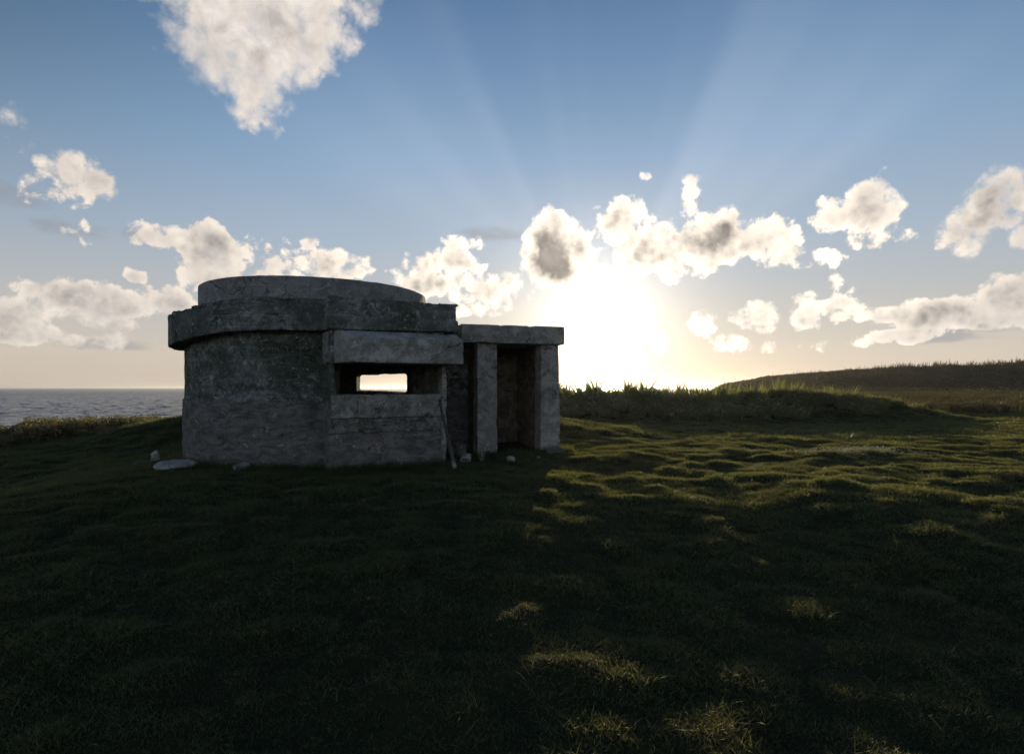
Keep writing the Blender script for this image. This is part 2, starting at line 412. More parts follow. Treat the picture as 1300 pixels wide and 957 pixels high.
part('roof_slab', roughen(me, .03, .009, 2, lambda x, y, z: -.05*sstep(.15, .4, fbm(x/.22, y/.22, z/.3, 3, 5))*sstep(3.02, 3.15, z+0.17*sstep(.3, -2.8, x-CX)), .045), M_slab)
me = combine(prism(circle(2.41, 110), 3.05, 3.69), [], .032)
part('roof_drum', roughen(me, .008, .003, 3, None, .006), M_drum)

# hood over the opening: profile in (n, z) extruded along E1
def profile(pts, e0, e1):
    bm = bmesh.new()
    a = [bm.verts.new(loc(e0, n_, z)) for n_, z in pts]; b_ = [bm.verts.new(loc(e1, n_, z)) for n_, z in pts]
    bm.faces.new(a); bm.faces.new(b_[::-1])
    for k in range(len(pts)):
        j = (k+1) % len(pts); bm.faces.new((a[k], b_[k], b_[j], a[j]))
    bmesh.ops.recalc_face_normals(bm, faces=bm.faces)
    me = bpy.data.meshes.new('tmp'); bm.to_mesh(me); bm.free(); return me
hp = [(2.75, 2.03), (3.78, 2.025), (3.78, 2.47), (3.42, 2.60), (2.75, 2.60)]
hb_ = bmesh.new(); L_ = [hb_.verts.new(loc(-.03-.30*(3.78-n_), n_, z)) for n_, z in hp]; R_ = [hb_.verts.new(loc(2.03, n_, z)) for n_, z in hp]
hb_.faces.new(L_); hb_.faces.new(R_[::-1])
for k in range(5): hb_.faces.new((L_[k], R_[k], R_[(k+1) % 5], L_[(k+1) % 5]))
bmesh.ops.recalc_face_normals(hb_, faces=hb_.faces); me = bpy.data.meshes.new('tmp'); hb_.to_mesh(me); hb_.free()
me = combine(me, [], .02)
part('embrasure_hood', roughen(me, .010, .003, 4, None, .012), M_hood)
me = combine(profile([(3.0, 1.05), (3.29, 1.055), (3.30, 1.475), (2.95, 1.485)], -.26, 1.77), [], .018)
part('sill', roughen(me, .015, .006, 5, None, .025), M_sill)
me = combine(profile([(3.0, .76), (3.26, .79), (3.265, 1.045), (3.0, 1.045)], -.29, 1.77), [], .018)
part('sill_base', roughen(me, .018, .008, 6, None, .03), M_sill2)
me = combine(profile([(3.0, 0.05), (3.27, .05), (3.28, 2.02), (3.05, 2.02)], 1.775, 1.875), [], .015)
part('jamb', roughen(me, .012, .004, 7, None, .02), M_sill)

# porch
PE = Vector((.951, .309, 0)).normalized(); PM = Vector((.309, -.951, 0)).normalized()
def pl(s, dpt, z=0): return Vector((-1.05, 12.0, z)) + PE*s - PM*dpt
def pbox(s0, s1, d0, d1, z0, z1, voxel=.022, batter=0.):
    b4 = [pl(s0-batter, d0-batter, z0), pl(s1+batter, d0-batter, z0), pl(s1+batter, d1, z0), pl(s0-batter, d1, z0)]
    t4 = [pl(s0, d0, z1), pl(s1, d0, z1), pl(s1, d1, z1), pl(s0, d1, z1)]
    return combine(hexa(b4, t4), [], voxel)
porch = part('porch', combine(hexa([pl(-.02, 0, 2.55), pl(2.35, 0, 2.555), pl(2.35, 2.2, 2.555), pl(-.02, 2.2, 2.55)], [pl(-.02, 0, 2.95), pl(2.35, 0, 2.965), pl(2.35, 2.2, 2.965), pl(-.02, 2.2, 2.95)]), [], .025), M_porch)
roughen(porch.data, .012, .004, 8, None, .02)
porch.name = 'porch_roof'
part('pillar', roughen(pbox(.36, .80, .12, .48, -.35, 2.565, .02, .01), .012, .004, 9, None, .02), M_porch)
part('pillar', roughen(pbox(1.825, 2.25, .12, .50, -.35, 2.565, .02, .03), .012, .004, 10, None, .015), M_porch)
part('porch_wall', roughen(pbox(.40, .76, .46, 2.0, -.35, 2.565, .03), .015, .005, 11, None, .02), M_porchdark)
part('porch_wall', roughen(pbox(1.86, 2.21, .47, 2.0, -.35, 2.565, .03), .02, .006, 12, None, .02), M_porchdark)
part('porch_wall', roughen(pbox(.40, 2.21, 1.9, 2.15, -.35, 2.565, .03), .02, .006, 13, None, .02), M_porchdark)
me = combine(hexa([(-2.7, 12.75, 2.61), (-.8, 12.75, 2.61), (-.8, 14.4, 2.61), (-2.7, 14.4, 2.61)], [(-2.7, 12.75, 2.90), (-.8, 12.75, 2.90), (-.8, 14.4, 2.90), (-2.7, 14.4, 2.90)]), [], .03)
part('connecting_roof', roughen(me, .015, .005, 14, None, .02), M_slab)

# ------------------------------------------------------------------ rocks
def rock_mesh(sx, sy, sz, seed, sub=3, flat=.0):
    r = random.Random(seed); bm = bmesh.new()
    for _ in range(16):
        v = Vector((r.gauss(0, 1), r.gauss(0, 1), r.gauss(0, 1))).normalized()*r.uniform(.8, 1)
        bm.verts.new((v.x*sx, v.y*sy, max(-.6, min(v.z, 1-flat))*sz))
    res = bmesh.ops.convex_hull(bm, input=bm.verts)
    bmesh.ops.delete(bm, geom=[g for g in res['geom_interior'] if isinstance(g, bmesh.types.BMVert)], context='VERTS')
    bmesh.ops.triangulate(bm, faces=bm.faces)
    me = bpy.data.meshes.new('tmp'); bm.to_mesh(me); bm.free()
    me = combine(me, [], max(.008, min(sx, sy, sz)/9))
    k = min(sx, sz)
    return roughen(me, k*.18, k*.10, seed, lambda x, y, z: k*.22*fbm(x/(k*1.3), y/(k*1.3), z/(k*1.3), 3, seed+3), k*.15)
M_rock = concrete('pale_rubble', base=(.50, .49, .46), dark=(.26, .26, .24), pale=(.62, .61, .58), mossy=.15, seed=51)
M_rock2 = concrete('mossy_rubble', base=(.17, .16, .14), dark=(.07, .07, .055), pale=(.28, .27, .24), mossy=.6, seed=53)
def rock(px, py_base, d, w, dep, hh, label, mat, seed, rz=0, tilt=0, flat=0., cat='rock'):
    x = (px-650)/F*d
    zg = hgt(x, d)
    me = rock_mesh(w/2, dep/2, hh*.62, seed, flat=flat)
    o = link('rock', me, mat, label=label, category=cat)
    o.location = (x, d, zg+hh*.28); o.rotation_euler = (tilt, 0, rz); o['group'] = 'loose stones around the bunker'
    return o
rock(222, 600, 10.3, .86, .75, .20, 'broad flat pale slab of broken concrete lying in the grass left of the bunker', M_rock, 101, .3, .14, .45)
rock(307, 602, 10.15, .33, .25, .20, 'fist-shaped pale lump lying at the foot of the curved bunker wall', M_rock, 102, .8)
rock(198, 572, 11.6, .22, .22, .30, 'small upright pale stone standing behind the flat broken slab', M_rock, 103, .1, .1)
rock(181, 577, 11.7, .42, .3, .11, 'low flat grey stone half sunk in grass farthest from the bunker wall', M_rock2, 104, .5, 0, .3)
rock(584, 577, 11.9, .50, .4, .50, 'large rounded grey boulder in the gap between bunker wall and porch', M_rock2, 105, .2)
rock(591, 588, 11.35, .36, .28, .24, 'pale angular chunk in front of the boulder beside the leaning plank', M_rock, 106, 1.0)
rock(613, 590, 11.45, .24, .28, .26, 'mossy stub of rubble leaning against the left porch pillar', M_rock2, 107, .2)
rock(649, 586, 11.35, .22, .18, .14, 'small tan stone on the threshold of the porch doorway', M_rock, 108, .4)
rock(684, 586, 11.8, .13, .12, .08, 'tiniest tan pebble beside the right porch pillar', M_rock, 109, .4)
rock(706, 586, 12.25, .62, .34, .22, 'dark crumbled footing rubble under the right porch pillar', M_rock2, 110, .25, 0, .3)

# ------------------------------------------------------------------ leaning plank
mp, t, out = new_mat('old_timber')
tc = t.node('ShaderNodeTexCoord'); P = tc.outputs['Object']
g = t.noise(t.v('MULTIPLY', P, (9, 9, .8)), 3, 6, .7, .4)
sp = t.node('ShaderNodeSeparateXYZ'); t.l.new(P, sp.inputs[0])
c = t.mix(t.map(g, .35, .7), (.035, .03, .026), (.10, .09, .08))
c = t.mix(t.map(t.m('ADD', sp.outputs[2], t.m('MULTIPLY', g, .2)), -.38, -.50), c, (.27, .25, .22))
b = t.node('ShaderNodeBsdfPrincipled'); t.put(b.inputs['Base Color'], c); b.inputs['Roughness'].default_value = .9
bp = t.node('ShaderNodeBump'); bp.inputs['Distance'].default_value = .01; t.put(bp.inputs['Height'], g); t.l.new(bp.outputs[0], b.inputs['Normal'])
t.l.new(b.outputs[0], out.inputs[0])
top = loc(1.66, 3.42, 1.40); bot = Vector((-1.045, 10.45, hgt(-1.045, 10.45)-.02))
L = (top-bot).length
me = combine(hexa([(-.045, -.018, -L/2), (.045, -.018, -L/2), (.045, .018, -L/2), (-.045, .018, -L/2)], [(-.03, -.014, L/2), (.022, -.014, L/2-.05), (.022, .014, L/2-.05), (-.03, .014, L/2)]), [], .008)
o = link('wooden_plank', roughen(me, .006, .002, 60, None, .004), mp, label='dark wooden plank with pale lower end leaning on the wall by the viewing slit', category='plank')
o.location = (top+bot)/2; o.rotation_euler = (top-bot).to_track_quat('Z', 'Y').to_euler()

# ------------------------------------------------------------------ vegetation
def blades(n, rad, hmin, hmax, w, bend=.5, segs=3, lean=(0, 0), spread=.25, seed=0, curl=.0):
    r = np.random.default_rng(seed); Vs = []; Fs = []
    for k in range(n):
        a = r.uniform(0, 2*math.pi); rr = rad*math.sqrt(r.uniform()); px, py = rr*math.cos(a), rr*math.sin(a)
        h_ = r.uniform(hmin, hmax); da = r.uniform(0, 2*math.pi); ww = w*r.uniform(.6, 1.3)
        tilt = np.array([math.cos(da), math.sin(da)])*spread*r.uniform(.2, 1) + np.array(lean)
        wa = r.uniform(0, math.pi); wx, wy = math.cos(wa)*ww/2, math.sin(wa)*ww/2
        b0 = len(Vs); bd = bend*r.uniform(.3, 1.2)
        for s in range(segs+1):
            f = s/segs
            off = tilt*h_*(f + bd*f*f*1.6); z = h_*(f - bd*.35*f*f*(1+curl))
            tw = (1-f)**.7 if s < segs else .04
            cx, cy = px+off[0], py+off[1]
            Vs += [(cx-wx*tw, cy-wy*tw, z-.01), (cx+wx*tw, cy+wy*tw, z-.01)]
            if s: q = b0+2*s; Fs.append((q-2, q-1, q+1, q))
    return mesh_from('blades', np.array(Vs), np.array(Fs), smooth=True)
def bush(n, rad, h_, leaf, seed=0, twigs=30):
    r = np.random.default_rng(seed); Vs = []; Fs = []
    for k in range(n):
        while True:
            p = r.uniform(-1, 1, 3)
            if p[0]**2+p[1]**2+p[2]**2 < 1: break
        p = p/max(1e-3, np.linalg.norm(p))*r.uniform(.45, 1)**.5
        p = np.array([p[0]*rad, p[1]*rad, (p[2]*.5+.5)*h_])*(1+.25*math.sin(k*1.7+seed))
        u = r.normal(size=3); u /= np.linalg.norm(u); v_ = np.cross(u, r.normal(size=3)); v_ /= np.linalg.norm(v_)
        s = leaf*r.uniform(.5, 1.4); b0 = len(Vs)
        Vs += [tuple(p-u*s), tuple(p+v_*s*.35), tuple(p+u*s), tuple(p-v_*s*.35)]; Fs.append((b0, b0+1, b0+2, b0+3))
    for k in range(twigs):
        a = r.uniform(0, 2*math.pi); e = r.uniform(.2, 1.25); l_ = h_*r.uniform(.8, 1.35)
        d = np.array([math.cos(a)*rad/h_*(1-e*.5), math.sin(a)*rad/h_*(1-e*.5), .9]); p1 = d*l_*.95
        ww = leaf*.16; b0 = len(Vs)
        Vs += [(-ww, 0, 0), (ww, 0, 0), tuple(p1+np.array([ww*.3, 0, 0])), tuple(p1-np.array([ww*.3, 0, 0]))]; Fs.append((b0, b0+1, b0+2, b0+3))
    return mesh_from('bush', np.array(Vs), np.array(Fs), smooth=False)

def scatter(name, pts, scl, protos, mat, normal_align=.5, label=None, cat=None, kind='stuff', zoff=0.0, lean=None, pick=None):
    """one object: points instancing a few tuft meshes through geometry nodes"""
    x, y = pts[:, 0], pts[:, 1]; z = H(x, y)+zoff
    e = .06
    gx = (H(x+e, y)-H(x-e, y))/(2*e); gy = (H(x, y+e)-H(x, y-e))/(2*e)
    rz = rng.uniform(0, 2*math.pi, len(x))
    me = bpy.data.meshes.new(name); me.vertices.add(len(x))
    me.vertices.foreach_set('co', np.stack([x, y, z], 1).astype(np.float32).ravel())
    nrm = np.stack([-gx*normal_align, -gy*normal_align, np.ones_like(x)], 1)
    if lean is not None: nrm[:, 0] += lean[0]; nrm[:, 1] += lean[1]
    for nm, dt, arr in (('nrm', 'FLOAT_VECTOR', nrm), ('rz', 'FLOAT', rz), ('scl', 'FLOAT', scl), ('pick', 'INT', rng.integers(0, len(protos), len(x)) if pick is None else pick)):
        at = me.attributes.new(nm, dt, 'POINT')
        at.data.foreach_set('vector' if dt == 'FLOAT_VECTOR' else 'value', np.ascontiguousarray(arr, np.int32 if dt == 'INT' else np.float32).ravel())
    cn = bpy.data.collections.new(name+'_kinds')
    for k, pm in enumerate(protos):
        pm.materials.clear(); pm.materials.append(mat)
        cn.objects.link(bpy.data.objects.new('%s_tuft_%02d' % (name, k), pm))
    ng = bpy.data.node_groups.new(name+'_scatter', 'GeometryNodeTree')
    ng.interface.new_socket('Geometry', in_out='INPUT', socket_type='NodeSocketGeometry')
    ng.interface.new_socket('Geometry', in_out='OUTPUT', socket_type='NodeSocketGeometry')
    N = ng.nodes; Lk = ng.links
    gi, go = N.new('NodeGroupInput'), N.new('NodeGroupOutput')
    def attr(nm, dt):
        a = N.new('GeometryNodeInputNamedAttribute'); a.data_type = dt; a.inputs[0].default_value = nm
        return [s for s in a.outputs if s.enabled and s.name == 'Attribute'][0]
    ci = N.new('GeometryNodeCollectionInfo'); ci.inputs['Collection'].default_value = cn
    ci.inputs['Separate Children'].default_value = True; ci.inputs['Reset Children'].default_value = True
    al = N.new('FunctionNodeAlignRotationToVector'); al.axis = 'Z'
    Lk.new(attr('nrm', 'FLOAT_VECTOR'), al.inputs['Vector'])
    rr = N.new('FunctionNodeRotateRotation'); rr.rotation_space = 'LOCAL'
    ax = N.new('FunctionNodeAxisAngleToRotation'); ax.inputs['Axis'].default_value = (0, 0, 1); Lk.new(attr('rz', 'FLOAT'), ax.inputs['Angle'])
    Lk.new(al.outputs[0], rr.inputs[0]); Lk.new(ax.outputs[0], rr.inputs[1])
    ip = N.new('GeometryNodeInstanceOnPoints')
    m2p = N.new('GeometryNodeMeshToPoints')
    Lk.new(gi.outputs[0], m2p.inputs[0]); Lk.new(m2p.outputs[0], ip.inputs['Points']); Lk.new(ci.outputs[0], ip.inputs['Instance'])
    ip.inputs['Pick Instance'].default_value = True; Lk.new(attr('pick', 'INT'), ip.inputs['Instance Index'])
    Lk.new(rr.outputs[0], ip.inputs['Rotation']); Lk.new(attr('scl', 'FLOAT'), ip.inputs['Scale'])
    Lk.new(ip.outputs[0], go.inputs[0])
    o = link(name, me, None, kind=kind)
    md = o.modifiers.new('scatter', 'NODES'); md.node_group = ng
    if label: o['label'] = label; o['category'] = cat
    print(name, len(x))
    return o

def sample(n, y0, y1, slope=1.12, pad=1.0):
    """uniform points in a wedge in front of the camera"""
    y = np.sqrt(rng.uniform(y0*y0, y1*y1, n)); x = rng.uniform(-1, 1, n)*(slope*y+pad)
    return np.stack([x, y], 1)
def in_bunker(p, m=0.0):
    x, y = p[:, 0], p[:, 1]
    ex = (x-CX)*E1.x+(y-CY)*E1.y; en = (x-CX)*NN.x+(y-CY)*NN.y
    a = np.hypot(x-CX, y-CY) < 2.62+m
    b_ = (ex > -.27-m) & (ex < 1.86+m) & (en > 0) & (en < 3.2+m)
    s = (x+1.05)*PE.x+(y-12)*PE.y; dd = -((x+1.05)*PM.x+(y-12)*PM.y)
    c_ = (s > .36-m) & (s < 2.28+m) & (dd > .10-m) & (dd < 2.2)
    d_ = (x > -2.6) & (x < -.5) & (y > 13) & (y < 14)
    return a | b_ | c_ | d_
def scrub_zone(p):
    """coastal scrub on the left rim"""
    x, y = p[:, 0], p[:, 1]
    sd = coast_sd(x, y)
    lim = np.interp(x, [-40, -19, -15, -11, -9, -7], [10, 8.0, 6.6, 3.6, .8, .0])
    return (x < -7.5) & (sd < lim) & (sd > -2.5)
def dune_zone(p):
    x, y = p[:, 0], p[:, 1]
    base = np.interp(x, [-4, 2, 10, 16, 20, 23], [26.4, 25.6, 25.6, 26.5, 27.8, 29.2]) + .8*fbm(x/1.5, x*0, 3, 2, 8)
    return (y > base) & (y < 33.5) & (x < 23) & (x > -5)
def lawn_ok(p): 
    sd = coast_sd(p[:, 0], p[:, 1])
    return ~in_bunker(p) & ~scrub_zone(p) & ~dune_zone(p) & (sd > .5)

M_lawn = blade_mat('lawn_blade', (.031, .052, .017), (.048, .062, .022), (.26, .24, .15), .14, .45, .38, .07, True)
M_dune = blade_mat('dune_blade', (.075, .095, .042), (.12, .125, .06), (.34, .31, .22), .26, .40)
M_crest = blade_mat('crest_blade', (.10, .13, .05), (.14, .16, .07), (.24, .21, .12), .25, .5)
M_drys = blade_mat('scrub_blade', (.075, .058, .036), (.115, .085, .052), (.30, .24, .15), .35, .25)
M_bush = blade_mat('headland_leaf', (.040, .034, .022), (.060, .050, .030), (.10, .08, .05), .15, .10)
M_field = blade_mat('field_stalk', (.055, .042, .028), (.080, .060, .038), (.13, .10, .065), .25, .12)

near = [blades(40, .12, .018, .045, .0040, .8, 3, spread=.9, seed=s) for s in range(6)]
midt = [blades(28, .14, .025, .06, .007, .8, 2, spread=.7, seed=20+s) for s in range(6)]
fart = [blades(22, .19, .04, .10, .015, .7, 2, spread=.7, seed=40+s) for s in range(6)]
PP, SS, KK = [], [], []
for k, (n, y0, y1) in enumerate(((22000, 2.0, 7.5), (56000, 7.5, 15.5), (76000, 15.5, 36))):
    p = sample(n, y0, y1); p = p[lawn_ok(p)]
    g = fbm(p[:, 0]/.45, p[:, 1]/.45, k, 3, 600); g2 = fbm(p[:, 0]/1.9, p[:, 1]/1.9, 4, 3, 610)
    keep = rng.uniform(0, 1, len(p)) < .75+.4*sstep(-.35, .25, g); p, g, g2 = p[keep], g[keep], g2[keep]
    PP.append(p); SS.append(rng.uniform(.7, 1.2, len(p))*(.85+.5*sstep(-.1, .45, g)+.2*sstep(0, .5, g2))); KK.append(rng.integers(6*k, 6*k+6, len(p)))
scatter('lawn_grass', np.concatenate(PP), np.concatenate(SS), near+midt+fart, M_lawn, pick=np.concatenate(KK), label='short lumpy turf covering the whole headland lawn', cat='grass')
# longer strands and wiry stems in the near turf
p = sample(1500, 1.8, 12); p = p[lawn_ok(p) & (fbm(p[:, 0]/1.2, p[:, 1]/1.2, 0, 3, 400) > .05)]
lng = [blades(9, .10, .06, .13, .0028, 1.2, 4, spread=1.1, seed=60+s) for s in range(5)]
M_long = blade_mat('wiry_blade', (.075, .080, .035), (.11, .11, .05), (.26, .23, .14), .40, .35)
scatter('wiry_grass', p, rng.uniform(.7, 1.3, len(p)), lng, M_long, label='sparse longer wiry strands rising from the near turf', cat='grass')
# fringe of taller grass along the foot of the walls
th = rng.uniform(0, 2*math.pi, 1400); q1 = np.stack([CX+(2.72+rng.uniform(0, .25, 1400)**1)*np.cos(th), CY+(2.72+rng.uniform(0, .25, 1400))*np.sin(th)], 1)
q2 = np.array([tuple(loc(rng.uniform(-.35, 1.95), 3.22+rng.uniform(0, .25)))[:2] for _ in range(260)])
q3 = np.array([tuple(pl(rng.uniform(.2, 2.5), rng.uniform(-.15, .1)))[:2] for _ in range(120)])
p = np.concatenate([q1, q2, q3]); p = p[~in_bunker(p, .02)]
fr = [blades(18, .07, .06, .17, .007, .8, 3, spread=.6, seed=80+s) for s in range(5)]
scatter('wall_foot_grass', p, rng.uniform(.45, 1.5, len(p)), fr, M_lawn, label='fringe of uncut grass along the foot of the concrete walls', cat='grass')

# dune
y = rng.uniform(24.5, 33, 9000); x = rng.uniform(-5, 23.5, 9000); p = np.stack([x, y], 1); p = p[dune_zone(p)]
hs = np.interp(p[:, 0], [-5, 2, 16, 20, 23], [.8, 1., .95, .7, .4])
dn = [blades(30, .24, .30, .62, .034, 1.1, 4, lean=(.12, -.05), spread=.7, seed=100+s) for s in range(5)] + [bush(60, .34, .42, .10, 110+s, 14) for s in range(2)]
scatter('dune_grass', p, rng.uniform(.42, .98, len(p))*hs*(.55+.85*sstep(-.3, .4, fbm(p[:, 0]/1.1, p[:, 1]/1.0, 0, 3, 310))), dn, M_dune, .9, label='tangled long grass covering the low dune beyond the porch', cat='grass')
y = rng.uniform(28.2, 30.2, 620); x = rng.uniform(-1, 21, 620); p = np.stack([x, y], 1)
p = p[(fbm(x/.8, y/.8, 0, 2, 300) > -.12)]
cr = [blades(4, .24, .9, 1.6, .15, .40, 4, lean=(.22, 0), spread=.34, seed=120+s) for s in range(7)]
scatter('dune_crest_reeds', p, rng.uniform(.5, 1.0, len(p))*np.interp(p[:, 0], [0, 14, 20, 22], [.95, .75, .45, .3]), cr, M_crest, .2, label='broad leaning reed blades along the crest of the dune', cat='reeds')
# left coastal scrub
x = rng.uniform(-32, -7, 42000); y = rng.uniform(6, 24, 42000); p = np.stack([x, y], 1); p = p[scrub_zone(p)]
sc_ = [blades(28, .18, .18, .55, .018, 1.3, 4, spread=1.1, seed=140+s, curl=.5) for s in range(4)] + [bush(110, .30, .40, .05, 150+s, 34) for s in range(3)]
scatter('coastal_scrub', p, rng.uniform(.3, .9, len(p))*(.40+.9*sstep(-.3, .4, fbm(p[:, 0]/1.3, p[:, 1]/1.6, 0, 3, 500))), sc_, M_drys, .6, label='brown and yellow wind-beaten scrub along the cliff edge above the sea', cat='scrub')

# scrub field behind the lawn, right
n = 26000; y = np.sqrt(rng.uniform(30**2, 132**2, n)); x = y*rng.uniform(.30, 1.25, n); p = np.stack([x, y], 1)
sd = coast_sd(x, y); p = p[(sd > 0) & ~dune_zone(p) & (y > np.interp(x, [0, 15, 24, 30, 60], [33.5, 33.5, 32.5, 33.5, 36]))]
fs = [blades(36, .35, .35, .95, .030, .4, 3, spread=.35, seed=160+s) for s in range(4)] + [bush(90, .5, .75, .11, 170+s, 24) for s in range(3)]
scatter('field_scrub', p, rng.uniform(.5, 1.15, len(p))*np.interp(p[:, 1], [34, 60, 130], [.85, 1.05, 1.5]), fs, M_field, .2, label='dark brown brushy scrub field between the lawn and the headland', cat='scrub')
# headland scrub
n = 30000; y = rng.uniform(118, 235, n); x = rng.uniform(40, 260, n); p = np.stack([x, y], 1)
sd = coast_sd(x, y); p = p[(sd > -6) & (x/y < 1.25)]
hb = [bush(130, 1.15, 1.1, .26, 180+s, 26) for s in range(5)]
scatter('headland_scrub', p, rng.uniform(.6, 1.3, len(p)), hb, M_bush, .5, label='dark low bushes covering the far headland slope', cat='bushes')
# thin upright shrubs standing along the headland ridge
n = 3400; x = rng.uniform(72, 235, n); y = rng.uniform(176, 200, n); p = np.stack([x, y], 1); p = p[(x/y < 1.2) & (coast_sd(x, y) > 4) & (fbm(x/4, y/9, 0, 3, 820) > -.12)]
rs = [blades(6, .7, 1.3, 4.2, .42, .25, 3, lean=(.08, 0), spread=.28, seed=190+s) for s in range(6)]
scatter('ridge_shrubs', p, rng.uniform(.3, 1.0, len(p))**1.7*np.interp(p[:, 0]/p[:, 1], [.4, .6, .9], [.7, .95, 1.1]), rs, M_bush, 0, label='spiky upright shrubs in a ragged line along the headland ridge', cat='shrubs')


# leafy weed and white flowers in the lawn
def weed(px, d, size, label, seed):
    r = np.random.default_rng(seed); Vs = []; Fs = []
    for k in range(130):
        a = r.uniform(0, 2*math.pi); rr = size*math.sqrt(r.uniform()); zc = size*.55*(1-(rr/size)**2)*r.uniform(.3, 1.1)+.03
        c0 = np.array([rr*math.cos(a), rr*math.sin(a), zc]); u = np.array([math.cos(a), math.sin(a), r.uniform(-.2, .9)]); u /= np.linalg.norm(u)
        w_ = np.cross(u, (0, 0, 1)); w_ /= np.linalg.norm(w_); s = size*.17*r.uniform(.6, 1.2); b0 = len(Vs)
        Vs += [tuple(c0-u*s), tuple(c0-u*s*.2+w_*s*.5), tuple(c0+u*s), tuple(c0-u*s*.2-w_*s*.5)]; Fs.append((b0, b0+1, b0+2, b0+3))
    me = mesh_from('weed', np.array(Vs), np.array(Fs), smooth=False)
    x = (px-650)/F*d
    o = link('leafy_weed', me, M_weed, label=label, category='plant'); o.location = (x, d, hgt(x, d)-.01)
    return o
M_weed = blade_mat('weed_leaf', (.06, .10, .02), (.08, .12, .03), (.12, .14, .05), .1, .5)
weed(1139, 15.4, .36, 'low bright green leafy weed growing on a hummock of the lawn below the scrub field', 3)
x = rng.normal(7.35, .60, 330); y = rng.normal(12.35, .34, 330); p = np.stack([x, y], 1)
def flowers(seed):
    r = np.random.default_rng(seed); Vs = []; Fs = []
    for k in range(4):
        cx, cy, cz = r.uniform(-.09, .09), r.uniform(-.09, .09), r.uniform(.05, .10); s = r.uniform(.008, .017)
        for q in range(5):
            a = q*2*math.pi/5+r.uniform(); b0 = len(Vs); zt = r.uniform(-.3, .6)
            Vs += [(cx, cy, cz), (cx+s*math.cos(a-.45), cy+s*math.sin(a-.45), cz+s*zt), (cx+1.5*s*math.cos(a), cy+1.5*s*math.sin(a), cz+s*zt*1.5), (cx+s*math.cos(a+.45), cy+s*math.sin(a+.45), cz+s*zt)]
            Fs.append((b0, b0+1, b0+2, b0+3))
    return mesh_from('flowers', np.array(Vs), np.array(Fs), smooth=False)
M_fl = blade_mat('white_petal', (.62, .60, .50), (.70, .68, .60), (.55, .50, .40), .2, .5)
scatter('white_flowers', p, rng.uniform(.7, 1.3, len(p)), [flowers(s) for s in range(4)], M_fl, .8, label='sprinkle of tiny white flowers in a patch of the sunlit lawn', cat='flowers')

# ------------------------------------------------------------------ haze
HD = 0.00008
mh, t, out = new_mat('sea_air')
pv = t.node('ShaderNodeVolumePrincipled'); pv.inputs['Color'].default_value = (.92, .94, .97, 1); pv.inputs['Density'].default_value = HD; pv.inputs['Anisotropy'].default_value = .72
t.l.new(pv.outputs[0], out.inputs['Volume'])
hb2 = prism([(-27000, -27000), (27000, -27000), (27000, 27000), (-27000, 27000)], -19.0, 24.0)
link('haze', hb2, mh, kind='stuff', label='thin sunlit sea haze over the whole headland and water', category='haze')
# ------------------------------------------------------------------ camera
cam = bpy.data.cameras.new('camera'); co_ = bpy.data.objects.new('camera', cam); COL.objects.link(co_)
cam.sensor_width = 36; cam.lens = 36*F/1300; cam.shift_y = 13.5/1300; cam.clip_start = .05; cam.clip_end = 60000
co_.location = (0, 0, EYE); co_.rotation_euler = (math.radians(90), 0, 0)
scene.camera = co_

# ------------------------------------------------------------------ light
sl = bpy.data.lights.new('sun', 'SUN'); sl.energy = 5.0; sl.angle = math.radians(.6); sl.color = (1, .80, .52)
so = bpy.data.objects.new('sun', sl); COL.objects.link(so); so.rotation_euler = SUN.to_track_quat('Z', 'Y').to_euler()

#WORLD_BEGIN
world = bpy.data.worlds.new('World'); scene.world = world; world.use_nodes = True
t = NT(world.node_tree); t.n.clear()
wo = t.node('ShaderNodeOutputWorld'); bg = t.node('ShaderNodeBackground'); bg.inputs[1].default_value = .1
tc = t.node('ShaderNodeTexCoord'); D = tc.outputs['Generated']
sky = t.node('ShaderNodeTexSky', sky_type='NISHITA'); sky.sun_disc = False; sky.sun_elevation = SUN_EL; sky.sun_rotation = SUN_AZ
sky.air_density = 1.0; sky.dust_density = .6; sky.ozone_density = 2.0; sky.altitude = 10
SKY = sky.outputs[0]
sp = t.node('ShaderNodeSeparateXYZ'); t.l.new(D, sp.inputs[0])
dx, dy, dz = sp.outputs
az = t.m('MULTIPLY', t.m('ARCTAN2', dx, dy), 57.2958); el = t.m('MULTIPLY', t.m('ARCSINE', dz), 57.2958)
cb = t.node('ShaderNodeCombineXYZ'); t.put(cb.inputs[0], az); t.put(cb.inputs[1], el); A2 = cb.outputs[0]
def ae(u, v):
    a = math.degrees(math.atan2(u-650, F)); e = math.degrees(math.atan2(492-v, math.hypot(F, u-650))); return a, e
